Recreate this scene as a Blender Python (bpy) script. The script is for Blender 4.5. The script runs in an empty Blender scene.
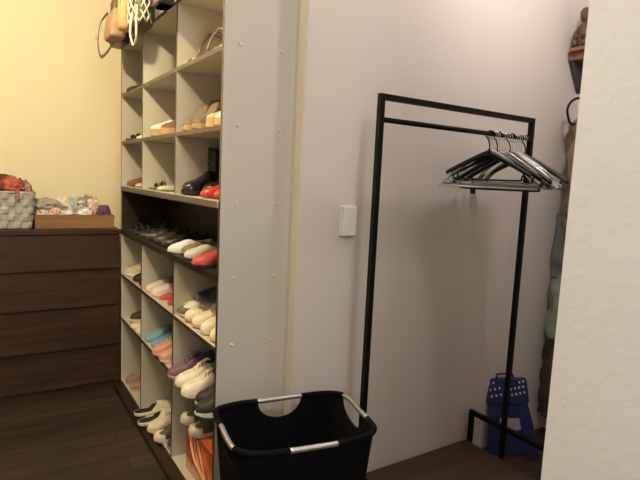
import bpy, math, random
from mathutils import Vector, Matrix, noise
random.seed(4)
S = bpy.context.scene
COL = S.collection
PI = math.pi
R = math.radians

# ------------------------------------------------------------------ materials
def mat(name, col, rough=.6, metal=0, bump=0, bscale=40, var=0, vscale=6, coat=0, trans=0, alpha=1, spec=.5):
    m = bpy.data.materials.new(name); m.use_nodes = True
    nt = m.node_tree; b = nt.nodes['Principled BSDF']
    c = (*col, 1)
    b.inputs['Base Color'].default_value = c
    b.inputs['Roughness'].default_value = rough
    b.inputs['Metallic'].default_value = metal
    b.inputs['Coat Weight'].default_value = coat
    b.inputs['Transmission Weight'].default_value = trans
    b.inputs['Specular IOR Level'].default_value = spec
    tc = nt.nodes.new('ShaderNodeTexCoord')
    if var:
        n = nt.nodes.new('ShaderNodeTexNoise'); n.inputs['Scale'].default_value = vscale; n.inputs['Detail'].default_value = 4
        nt.links.new(tc.outputs['Object'], n.inputs['Vector'])
        r = nt.nodes.new('ShaderNodeValToRGB')
        r.color_ramp.elements[0].position = .43 if var > .5 else .3; r.color_ramp.elements[1].position = .58 if var > .5 else .7
        r.color_ramp.elements[0].color = (*[x*(1-var) for x in col], 1)
        r.color_ramp.elements[1].color = (*[min(1, x*(1+var)) for x in col], 1)
        nt.links.new(n.outputs['Fac'], r.inputs['Fac']); nt.links.new(r.outputs['Color'], b.inputs['Base Color'])
    if bump:
        n = nt.nodes.new('ShaderNodeTexNoise'); n.inputs['Scale'].default_value = bscale; n.inputs['Detail'].default_value = 5
        nt.links.new(tc.outputs['Object'], n.inputs['Vector'])
        bp = nt.nodes.new('ShaderNodeBump'); bp.inputs['Strength'].default_value = bump; bp.inputs['Distance'].default_value = .01
        nt.links.new(n.outputs['Fac'], bp.inputs['Height']); nt.links.new(bp.outputs['Normal'], b.inputs['Normal'])
    return m

def wood(name, c1, c2, rough=.45, stretch=(1, 14, 14), planks=None, scale=2.2, coat=0):
    m = mat(name, c1, rough, coat=coat, spec=.22); nt = m.node_tree; b = nt.nodes['Principled BSDF']
    tc = nt.nodes.new('ShaderNodeTexCoord'); mp = nt.nodes.new('ShaderNodeMapping')
    mp.inputs['Scale'].default_value = stretch
    nt.links.new(tc.outputs['Object'], mp.inputs['Vector'])
    n = nt.nodes.new('ShaderNodeTexNoise'); n.inputs['Scale'].default_value = scale; n.inputs['Detail'].default_value = 6; n.inputs['Distortion'].default_value = .6
    nt.links.new(mp.outputs['Vector'], n.inputs['Vector'])
    r = nt.nodes.new('ShaderNodeValToRGB')
    r.color_ramp.elements[0].position = .3; r.color_ramp.elements[1].position = .72
    r.color_ramp.elements[0].color = (*c1, 1); r.color_ramp.elements[1].color = (*c2, 1)
    nt.links.new(n.outputs['Fac'], r.inputs['Fac'])
    out = r.outputs['Color']
    if planks:
        br = nt.nodes.new('ShaderNodeTexBrick')
        br.inputs['Scale'].default_value = 1
        br.inputs['Brick Width'].default_value = planks[0]; br.inputs['Row Height'].default_value = planks[1]
        br.inputs['Mortar Size'].default_value = .0025; br.inputs['Mortar'].default_value = (.25, .25, .25, 1)
        br.inputs['Color1'].default_value = (.75, .75, .75, 1); br.inputs['Color2'].default_value = (1.15, 1.1, 1.05, 1)
        nt.links.new(tc.outputs['Object'], br.inputs['Vector'])
        mx = nt.nodes.new('ShaderNodeMix'); mx.data_type = 'RGBA'; mx.blend_type = 'MULTIPLY'; mx.inputs[0].default_value = 1
        nt.links.new(out, mx.inputs[6]); nt.links.new(br.outputs['Color'], mx.inputs[7]); out = mx.outputs[2]
    nt.links.new(out, b.inputs['Base Color'])
    bp = nt.nodes.new('ShaderNodeBump'); bp.inputs['Strength'].default_value = .15; bp.inputs['Distance'].default_value = .004
    nt.links.new(n.outputs['Fac'], bp.inputs['Height']); nt.links.new(bp.outputs['Normal'], b.inputs['Normal'])
    return m

M = {}
M['wall'] = mat('plaster_white', (.74, .70, .66), .85, bump=.06, bscale=60, var=.012, vscale=2)
M['wall_near'] = mat('plaster_warmth_offset', (.72, .755, .83), .85, bump=.12, bscale=45, var=.015, vscale=3)  # cool tint put in the colour to offset the closet lamp's warm light
M['wall_back'] = mat('plaster_cream', (.86, .79, .58), .85, bump=.15, bscale=60)
M['wall_left'] = mat('plaster_dark_low_bounce', (.34, .29, .24), .85)  # unseen wall, toned dark to cut light bounced into the cubbies
M['ceil'] = mat('ceiling_white', (.8, .78, .74), .9)
M['floor'] = wood('dark_plank_floor', (.032, .023, .016), (.078, .056, .041), .42, (1, 10, 1), (1.2, .16))
M['dresser'] = wood('walnut_boards', (.030, .016, .010), (.066, .037, .022), .42, (1, 12, 12))
M['platform'] = wood('dark_brown_board', (.060, .034, .024), (.085, .050, .034), .5, (1, 10, 1))
M['box'] = wood('warm_box_wood', (.22, .12, .055), (.36, .21, .10), .55, (1, 10, 14))
M['ledge'] = wood('red_brown_wood', (.23, .10, .06), (.34, .17, .10), .5, (10, 1, 10))
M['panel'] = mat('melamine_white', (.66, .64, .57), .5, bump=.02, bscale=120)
M['panel_shaded'] = mat('melamine_inner_shaded', (.56, .53, .45), .5)  # same white boards, darkened in colour to deepen the cubby shade
M['edge_up'] = mat('edge_grey_taupe', (.125, .105, .078), .6)
M['edge_dn'] = mat('edge_dark_brown', (.05, .032, .022), .5)
M['darkwood'] = wood('espresso_wood', (.022, .014, .010), (.045, .030, .020), .45, (10, 1, 10))
M['blackmetal'] = mat('black_painted_metal', (.005, .005, .0055), .5, spec=.15)
M['chrome'] = mat('bright_wire', (.75, .75, .75), .22, 1)
M['alu'] = mat('brushed_aluminium', (.62, .60, .57), .35, .85, bump=.05, bscale=200)
M['blackfab'] = mat('black_woven_fabric', (.006, .006, .007), .95, bump=.5, bscale=260, spec=.06)
M['plastic_white'] = mat('white_plastic', (.86, .86, .84), .3)
M['plastic_black'] = mat('black_plastic', (.008, .008, .009), .4, spec=.3)
M['plastic_grey'] = mat('smoky_clear_plastic', (.42, .45, .44), .18, trans=.35)
M['plastic_green'] = mat('pale_green_plastic', (.50, .55, .49), .3)
M['blue'] = mat('navy_blue_plastic', (.012, .026, .125), .45)
M['trim_cream'] = mat('cream_plastic', (.80, .74, .60), .4)
M['lit_wall_end'] = mat('cream_lit_wall_end', (.92, .87, .72), .5)  # brighter cream stands for light falling on the wall's end face
M['weave'] = mat('grey_woven_strap', (.42, .42, .39), .7, bump=.2, bscale=90, var=.15, vscale=25)
M['lamp_metal'] = mat('lamp_rim', (.8, .8, .8), .3, .6)

_c = {}
def cm(col, rough=.6, kind=''):
    k = (tuple(col), rough, kind)
    if k not in _c:
        n = 'finish_' + '_'.join('%02d' % int(x*99) for x in col) + kind
        if kind == 'knit': _c[k] = mat(n, col, .9, bump=.5, bscale=60, var=.45, vscale=22)
        elif kind == 'print': _c[k] = mat(n, col, .85, bump=.3, bscale=50, var=.6, vscale=14)
        elif kind == 'foil': _c[k] = mat(n, col, .18, bump=.5, bscale=20, coat=1, var=.25, vscale=8)
        else: _c[k] = mat(n, col, rough, bump=.12, bscale=120, var=.08, vscale=15)
    return _c[k]

# ------------------------------------------------------------------ mesh helper
class MB:
    def __init__(s): s.v = []; s.f = []; s.m = []
    def face(s, idx, mi=0): s.f.append(tuple(idx)); s.m.append(mi)
    def box(s, x0, x1, y0, y1, z0, z1, mi=0, mats=None):
        b = len(s.v)
        for z in (z0, z1):
            for (x, y) in ((x0, y0), (x1, y0), (x1, y1), (x0, y1)): s.v.append(Vector((x, y, z)))
        fs = [(0, 3, 2, 1), (4, 5, 6, 7), (0, 1, 5, 4), (1, 2, 6, 5), (2, 3, 7, 6), (3, 0, 4, 7)]
        for i, f in enumerate(fs): s.face([b+k for k in f], (mats or {}).get(i, mi))
        return s
    def tube(s, pts, r, n=8, closed=False, cap=True, mi=0, flat=1.0, up=Vector((0, 0, 1)), square=False):
        pts = [Vector(p) for p in pts]; N = len(pts); rings = []
        rr = r if hasattr(r, '__len__') else [r]*N
        prev = None
        for i, p in enumerate(pts):
            if closed: t = pts[(i+1) % N]-pts[i-1]
            else: t = pts[min(i+1, N-1)]-pts[max(i-1, 0)]
            if t.length < 1e-9: t = Vector((0, 0, 1))
            t.normalize()
            a = up-t*up.dot(t)
            if a.length < .15:
                a = (prev-t*prev.dot(t)) if prev is not None else Vector((1, 0, 0))-t*t.x
                if a.length < 1e-4: a = Vector((0, 1, 0))-t*t.y
            a.normalize(); prev = a
            b = t.cross(a)
            base = len(s.v)
            for k in range(n):
                an = 2*PI*(k+(.5 if square else 0))/n
                s.v.append(p+a*math.cos(an)*rr[i]*flat+b*math.sin(an)*rr[i])
            rings.append(base)
        for i in range(N if closed else N-1):
            A = rings[i]; B = rings[(i+1) % N]
            for k in range(n): s.face((A+k, A+(k+1) % n, B+(k+1) % n, B+k), mi)
        if cap and not closed:
            s.face([rings[0]+k for k in range(n)][::-1], mi); s.face([rings[-1]+k for k in range(n)], mi)
        return s
    def loft(s, rings, closed=True, cap=True, mi=0):
        bs = []
        for r in rings:
            bs.append(len(s.v)); s.v += [Vector(p) for p in r]
        n = len(rings[0])
        for i in range(len(rings)-1):
            for k in range(n if closed else n-1):
                s.face((bs[i]+k, bs[i]+(k+1) % n, bs[i+1]+(k+1) % n, bs[i+1]+k), mi)
        if cap:
            s.face([bs[0]+k for k in range(n)][::-1], mi); s.face([bs[-1]+k for k in range(n)], mi)
        return s
    def lathe(s, prof, n=20, c=(0, 0, 0), mi=0):
        rings = [[(c[0]+r*math.cos(2*PI*k/n), c[1]+r*math.sin(2*PI*k/n), c[2]+z) for k in range(n)] for r, z in prof]
        return s.loft(rings, mi=mi)
    def xf(s, mtx):
        s.v = [mtx @ v for v in s.v]; return s
    def build(s, name, mats, parent=None, smooth=False, bevel=0, loc=None, rot=None):
        if not isinstance(mats, (list, tuple)): mats = [mats]
        me = bpy.data.meshes.new(name)
        me.from_pydata([tuple(v) for v in s.v], [], s.f)
        for m in mats: me.materials.append(m)
        for p, i in zip(me.polygons, s.m): p.material_index = i; p.use_smooth = smooth
        me.validate(); me.update()
        o = bpy.data.objects.new(name, me); COL.objects.link(o)
        if parent: o.parent = parent
        if loc: o.location = loc
        if rot: o.rotation_euler = rot
        if bevel:
            bm = o.modifiers.new('bevel', 'BEVEL'); bm.width = bevel; bm.segments = 2; bm.limit_method = 'ANGLE'; bm.angle_limit = R(40)
        return o

def tag(o, label, cat, group=None):
    o['label'] = label; o['category'] = cat
    if group: o['group'] = group
    return o
def thing(name, label, cat, loc=(0, 0, 0), rot=(0, 0, 0), group=None):
    o = bpy.data.objects.new(name, None); COL.objects.link(o); o.empty_display_size = .05
    o.location = loc; o.rotation_euler = rot
    return tag(o, label, cat, group)
def struct(name, mb, m, **k):
    o = mb.build(name, m, **k); o['kind'] = 'structure'; return o
def interp(t, pts):
    if t <= pts[0][0]: return pts[0][1]
    for (a, x), (b, y) in zip(pts, pts[1:]):
        if t <= b:
            u = (t-a)/(b-a); u = u*u*(3-2*u); return x+(y-x)*u
    return pts[-1][1]
def spline(P, n=6, closed=False):
    P = [Vector(p) for p in P]; out = []; N = len(P)
    for i in range(N if closed else N-1):
        g = lambda j: P[j % N] if closed else P[max(0, min(N-1, j))]
        a, b, c, d = g(i-1), g(i), g(i+1), g(i+2)
        for k in range(n):
            t = k/n
            out.append(.5*((2*b)+(c-a)*t+(2*a-5*b+4*c-d)*t*t+(3*b-a-3*c+d)*t**3))
    if not closed: out.append(P[-1])
    return out

# ------------------------------------------------------------------ setting
ZC = 2.95
struct('floor', MB().box(-1.3, 3.1, -1.9, 4.15, -.08, 0), M['floor'])
struct('ceiling', MB().box(-1.3, 3.1, -1.9, 4.15, ZC, ZC+.1), M['ceil'])
struct('wall_back', MB().box(-1.2, 1.13, 4.03, 4.15, 0, ZC), M['wall_back'])
struct('wall_left', MB().box(-1.3, -1.2, -1.8, 4.03, 0, ZC), M['wall_left'])
struct('wall_closet_right', MB().box(1.13, 1.25, 2.0, 4.15, 0, ZC), M['wall'])
struct('wall_main', MB().box(1.10, 2.96, 1.85, 2.0, 0, ZC), M['wall'])
struct('lit_strip_1', MB().box(1.0965, 1.0995, 1.852, 1.915, 0, ZC), M['lit_wall_end'])  # added thin strip, the lit wall end painted as a brighter colour
struct('wall_right', MB().box(2.96, 3.1, -1.8, 1.85, 0, ZC), M['wall'])
struct('wall_near', MB().box(.90, 1.02, -1.8, .5546, 0, ZC), M['wall_near'])
struct('wall_behind', MB().box(-1.2, 2.96, -1.9, -1.8, 0, ZC), M['wall'])

# ------------------------------------------------------------------ shoe shelf
XF, XB = .776, 1.085
Y0, Y1 = 1.916, 3.67
shelf = thing('shoe_shelf', 'tall white open shoe shelf with screw-capped end panel and one dark compartment', 'shelf', (XF, Y0, 0))
def part(name, mb, m, parent, **k):
    inv = Matrix.Translation(-parent.location)
    mb.xf(inv); return mb.build(name, m, parent, **k)
ZU = 1.395
# near end panel (front edging changes at the dark compartment)
p = MB()
p.box(XF, XB, Y0, Y0+.02, ZU, ZC-.01, mats={5: 1}); p.box(XF, XB, Y0, Y0+.02, 0, ZU, mats={5: 2})
part('end_panel', p, [M['panel'], M['edge_up'], M['edge_dn']], shelf)
p = MB(); p.box(XF, XB, Y1-.02, Y1, ZU, ZC-.01, mats={5: 1}); p.box(XF, XB, Y1-.02, Y1, 0, ZU, mats={5: 2})
part('end_panel', p, [M['panel_shaded'], M['edge_up'], M['edge_dn']], shelf)
part('back_panel', MB().box(XB, XB+.012, Y0, Y1, 0, ZC-.01), M['panel_shaded'], shelf)
ya, yb = Y0+.0202, Y1-.0202
T = .018
for z in (1.69, 1.99, 2.295, 2.60, 2.90):
    part('shelf_board', MB().box(XF+.001, XB, ya, yb, z-T, z, mats={5: 1}), [M['panel_shaded'], M['edge_up']], shelf)
part('shelf_board', MB().box(XF-.006, XB, ya, yb, ZU-.026, ZU, mats={5: 1}), [M['panel_shaded'], M['edge_up']], shelf)
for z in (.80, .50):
    part('shelf_board', MB().box(XF+.001, XB, ya, yb, z-T, z, mats={5: 1}), [M['panel_shaded'], M['edge_dn']], shelf)
part('bottom_board', MB().box(XF+.001, XB, ya, yb, .035, .055, mats={5: 1}), [M['panel_shaded'], M['edge_up']], shelf)
part('dark_worktop', MB().box(XF-.006, XB, ya, yb, 1.073, 1.105), M['darkwood'], shelf, bevel=.002)
# dark lining of the wide compartment
part('dark_lining', MB().box(XB-.008, XB-.0005, ya, yb, 1.1055, ZU-.0265).box(XF+.002, XB-.009, ya, ya+.006, 1.1055, ZU-.033)
     .box(XF+.002, XB-.009, yb-.006, yb, 1.1055, ZU-.033).box(XF+.002, XB-.009, ya, yb, ZU-.0325, ZU-.0265), M['darkwood'], shelf)
LV_UP = [ZU, 1.69, 1.99, 2.295, 2.60, 2.90]; LV_DN = [.055, .50, .80, 1.07]
for y in (2.49, 3.11):
    for a, b in zip(LV_UP, LV_UP[1:]):
        part('divider', MB().box(XF+.001, XB-.0005, y, y+T, a+.0003, b-T-.0003, mats={5: 1}), [M['panel_shaded'], M['edge_up']], shelf)
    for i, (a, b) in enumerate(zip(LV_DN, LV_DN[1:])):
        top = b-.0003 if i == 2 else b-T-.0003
        part('divider', MB().box(XF+.001, XB-.0005, y, y+T, a+.0003, top, mats={5: 1}), [M['panel_shaded'], M['edge_dn']], shelf)
part('plinth', MB().box(XF-.05, XF+.02, ya-.02, Y1-.03, 0, .0345), M['darkwood'], shelf)
for z in (2.42, 2.0, 1.693, 1.39, 1.087, .81, .50, .2):
    for x in (.840, 1.025):
        part('screw_cap', MB().lathe([(.0078, 0), (.0078, .0016), (.006, .0042), (.003, .0055), (.0003, .0058)], 12)
             .xf(Matrix.Translation((x, Y0, z)) @ Matrix.Rotation(PI/2, 4, 'X')), M['trim_cream'], shelf, smooth=True)

# ------------------------------------------------------------------ dresser
DX0, DX1, DY0, DY1, DZ = -1.19, .772, 3.65, 4.029, 1.103
dr = thing('dresser', 'wide dark walnut chest of four long drawers against the yellow lit wall', 'dresser', (-.2, 3.84, 0))
part('carcass', MB().box(DX0+.005, DX1-.005, DY0+.025, DY1, .0, DZ-.03), M['dresser'], dr)
part('top_board', MB().box(DX0, DX1, DY0-.004, DY1, DZ-.0295, DZ), M['dresser'], dr, bevel=.002)
def front(z0, z1):
    # board with a slanted recess along its top edge that serves as a finger grip
    prof = [(DY0+.0245, z0), (DY0-.008, z0), (DY0-.008, z0+.004), (DY0+.006, z1-.002), (DY0+.0245, z1-.002)]
    return MB().loft([[(x, y, z) for y, z in prof] for x in (DX0+.01, DX1-.006)])
for z0, z1 in ((.845, 1.072), (.597, .843), (.318, .595), (.06, .316)):
    part('drawer_front', front(z0, z1), M['dresser'], dr)
part('plinth', MB().box(DX0+.01, DX1-.006, DY0+.002, DY0+.024, 0, .058), M['dresser'], dr)

# wooden tray box
bx = thing('wooden_box', 'low open wooden box full of crumpled clothes on the dresser', 'box', (.51, 3.84, DZ))
x0, x1, y0, y1, z0, z1 = .272, .748, 3.742, 3.96, DZ+.0005, 1.193
part('front_board', MB().box(x0, x1, y0, y0+.012, z0, z1), M['box'], bx, bevel=.0015)
part('back_board', MB().box(x0, x1, y1-.012, y1, z0, z1), M['box'], bx, bevel=.0015)
part('end_board', MB().box(x0, x0+.012, y0+.0125, y1-.0125, z0, z1), M['box'], bx)
part('end_board', MB().box(x1-.012, x1, y0+.0125, y1-.0125, z0, z1), M['box'], bx)
part('base_board', MB().box(x0+.0125, x1-.0125, y0+.0125, y1-.0125, z0, z0+.008), M['box'], bx)

# crumpled cloth
def cloth(name, label, c, size, col, kind='', seed=0, folds=3.0, rot=0, zmin=None, group=None, cat='garment'):
    import bmesh
    bm = bmesh.new(); bmesh.ops.create_icosphere(bm, subdivisions=5, radius=1)
    sx, sy, sz = size; off = Vector((seed*7.3, seed*3.1, seed*1.7))
    for v in bm.verts:
        d = v.co.normalized()
        a = noise.noise(d*folds+off); b = 1-abs(noise.noise(d*folds*1.9+off*2))*2.2; e = 1-abs(noise.noise(d*folds*4.1+off*3))*2
        r = 1+.30*a+.16*b+.07*e
        q = Vector((d.x*sx, d.y*sy, d.z*sz*1.3))*r*.95
        v.co = q
    me = bpy.data.meshes.new(name); bm.to_mesh(me); bm.free()
    zb = (-sz*.75)
    for v in me.vertices:
        if v.co.z < zb: v.co.z = zb+(v.co.z-zb)*.08
    for p in me.polygons: p.use_smooth = True
    m = cm(col, .9, kind) if isinstance(col, tuple) else col
    me.materials.append(m)
    o = bpy.data.objects.new(name, me); COL.objects.link(o); o.location = c; o.rotation_euler = (0, 0, rot)
    return tag(o, label, cat, group)
G = 'crumpled clothes heaped in the wooden box'
CLS = 1.18
cl = [
 ('crumpled_garment', 'grey folded garment lying at the left end of the box nearest the basket', (.345, 3.85, 1.235), (.095, .07, .030), (.36, .35, .32), '', 1, 2.2),
 ('crumpled_garment', 'grey-beige striped garment slumped over the left front corner of the wooden box', (.315, 3.80, 1.185), (.036, .036, .036), (.45, .40, .34), 'print', 2, 3),
 ('crumpled_garment', 'dusty pink and brown garment near the front left of the wooden box', (.385, 3.79, 1.196), (.045, .030, .028), (.55, .36, .30), 'print', 3, 3),
 ('crumpled_garment', 'cream white garment rising in the middle left of the wooden box', (.435, 3.86, 1.210), (.055, .05, .050), (.80, .72, .60), '', 4, 3),
 ('crumpled_garment', 'pale teal blue garment on the heap in the middle of the box', (.510, 3.87, 1.228), (.042, .045, .036), (.42, .55, .55), '', 5, 3),
 ('crumpled_garment', 'lavender grey garment at the front middle of the wooden box', (.455, 3.785, 1.188), (.050, .028, .024), (.55, .50, .52), 'print', 6, 3),
 ('crumpled_garment', 'beige lace garment topping the heap in the wooden box', (.590, 3.85, 1.236), (.058, .055, .045), (.68, .58, .48), 'print', 7, 3.5),
 ('crumpled_garment', 'white and mint garment at the front right of the wooden box heap', (.555, 3.785, 1.196), (.050, .028, .024), (.66, .74, .62), 'print', 8, 3),
 ('crumpled_garment', 'salmon pink garment curled beside the dark violet cloth', (.632, 3.805, 1.205), (.025, .030, .030), (.66, .38, .30), '', 9, 3),
 ('crumpled_garment', 'dark violet cloth lying low beside the purple cap', (.660, 3.79, 1.186), (.028, .026, .022), (.10, .05, .12), '', 10, 3),
]
for n, l, c, s, co, k, sd, fo in cl: cloth(n, l, (c[0], c[1], c[2]+.008), tuple(q*CLS for q in s), co, k, sd, fo, group=G)
# purple cap
cap = thing('bucket_hat', 'purple fabric cap at the right end of the wooden box', 'hat', (.698, 3.82, 1.198))
cap.scale = (1.1, 1.1, 1.15); cap.rotation_euler = (R(4), R(-6), 0)
capm = cm((.13, .05, .16), .9)
MB().lathe([(.042, -.012), (.041, .0), (.037, .022), (.031, .042), (.026, .047), (.012, .049), (.001, .048)], 20).build('crown', capm, cap, smooth=True)
MB().lathe([(.0415, -.010), (.060, -.026), (.061, -.029), (.040, -.0135)], 20).build('brim', capm, cap, smooth=True)

# woven basket with clothes
BX0, BX1, BY0, BY1, BZ0, BZ1 = -.15, .277, 3.72, 3.98, DZ+.001, 1.332
bk = thing('woven_basket', 'grey woven storage basket with leather tag on the dresser', 'basket', ((BX0+BX1)/2, (BY0+BY1)/2, BZ0))
w, d, h = (BX1-BX0)/2, (BY1-BY0)/2, BZ1-BZ0
def rrect(hw, hd, rad, n, bow=0):
    pts = []
    segs = [((hw-rad, -hd+rad), -90), ((hw-rad, hd-rad), 0), ((-hw+rad, hd-rad), 90), ((-hw+rad, -hd+rad), 180)]
    for (cx, cy), a0 in segs:
        for k in range(9):
            a = R(a0+90*k/8); pts.append(Vector((cx+rad*math.cos(a), cy+rad*math.sin(a), 0)))
    # resample evenly
    L = [0]
    for i in range(len(pts)): L.append(L[-1]+(pts[(i+1) % len(pts)]-pts[i]).length)
    out = []
    for k in range(n):
        s = L[-1]*k/n; i = max(j for j in range(len(pts)) if L[j] <= s+1e-9)
        u = (s-L[i])/max(1e-9, L[i+1]-L[i]); out.append(pts[i].lerp(pts[(i+1) % len(pts)], u))
    return out
N = 288; NV = 41; rings = []
for j in range(NV):
    v = j/(NV-1); t = .90+.10*v; rr = rrect(w*t, d*t, .03, N); ring = []
    for k, q in enumerate(rr):
        n_ = Vector((q.x/w, q.y/d, 0)).normalized()
        rows = 5*v; row = int(min(4, rows)); fr = rows-row
        ph = (k/N*36+row*.5*2/2*1.0) % 2
        s_ = math.sin(PI*(k/N*34+row)); bul = .0045*math.tanh(3*s_)*math.sin(PI*fr)**.4
        groove = -.005 if fr < .07 or fr > .93 else 0
        ring.append(q+n_*(bul+groove)+Vector((0, 0, h*v)))
    rings.append(ring)
inner = [[Vector((q.x*.955, q.y*.93, q.z if i else .008)) for q in r] for i, r in enumerate(rings)]
b = MB().loft(rings, cap=False); b.face([k for k in range(N)][::-1]); b.build('woven_body', M['weave'], bk, smooth=True)
b = MB().loft(inner, cap=False); b.build('lining', M['weave'], bk, smooth=True)
b = MB().tube([q*1.0+Vector((0, 0, h)) for q in rrect(w-.003, d-.003, .03, 72)], .007, 8, closed=True); b.build('rim', M['weave'], bk, smooth=True)
tagm = cm((.33, .13, .07), .6)
MB().box(.112-.013, .112+.013, -d-.010, -d-.0065, h-.05, h+.009).build('leather_tag', tagm, bk, bevel=.001); ltag = bpy.context.scene.objects['leather_tag']
MB().lathe([(.004, 0), (.004, .002), (.001, .003)], 10).xf(Matrix.Translation((.112, -d-.0101, h-.036)) @ Matrix.Rotation(PI/2, 4, 'X')).build('rivet', M['alu'], ltag)
MB().lathe([(.004, 0), (.004, .002), (.001, .003)], 10).xf(Matrix.Translation((.112, -d-.0101, h-.012)) @ Matrix.Rotation(PI/2, 4, 'X')).build('rivet', M['alu'], ltag)
G = 'clothes in the woven basket'
cloth('crumpled_garment', 'red and maroon patterned garment heaped on top of the woven basket', (.11, 3.84, 1.345), (.12, .095, .062), (.30, .075, .055), 'print', 21, 2.6, group=G)
cloth('crumpled_garment', 'brown and olive garment behind the red one in the basket', (-.02, 3.90, 1.365), (.10, .065, .055), (.26, .17, .09), 'print', 22, 2.6, group=G)
cloth('crumpled_garment', 'mauve patterned garment at the right rim of the woven basket', (.225, 3.87, 1.335), (.038, .07, .05), (.36, .24, .24), 'print', 23, 3, group=G)

# ------------------------------------------------------------------ shoes
W0 = [(0, .25), (.02, .45), (.07, .72), (.15, .80), (.3, .74), (.45, .74), (.6, .90), (.72, 1.0), (.84, .93), (.93, .72), (.98, .42), (1, .2)]
WP = [(0, .25), (.02, .45), (.07, .72), (.15, .80), (.3, .70), (.45, .72), (.6, .92), (.70, .98), (.82, .80), (.92, .50), (.98, .26), (1, .12)]
def stations(n): return [.5-.5*math.cos(PI*i/(n-1)) for i in range(n)]
STY = {
 'sneaker': dict(h=[(0, .062), (.12, .070), (.3, .058), (.44, .078), (.55, .070), (.72, .047), (.88, .036), (.96, .026), (1, .008)], o=[(0, 0), (.035, 0), (.07, .62), (.3, .66), (.42, .5), (.47, 0)], st=.022),
 'flat': dict(h=[(0, .046), (.2, .036), (.4, .028), (.6, .028), (.72, .030), (.9, .024), (.97, .016), (1, .005)], o=[(0, 0), (.03, 0), (.07, .8), (.45, .85), (.62, .7), (.7, 0)], st=.008),
 'slipper': dict(h=[(0, .006), (.35, .006), (.45, .030), (.55, .050), (.7, .044), (.88, .032), (.97, .02), (1, .006)], o=[(0, 0), (.01, .9), (.40, .9), (.46, .75), (.5, 0)], st=.014),
 'loafer': dict(h=[(0, .056), (.2, .048), (.4, .045), (.5, .058), (.6, .055), (.75, .042), (.9, .032), (.97, .02), (1, .006)], o=[(0, 0), (.03, 0), (.07, .7), (.4, .72), (.5, 0)], st=.014),
}
def outline(L, W, prof, k=1.0, n=22):
    st = stations(n)
    a = [(t*L, interp(t, prof)*W/2*k) for t in st]
    return a
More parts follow.
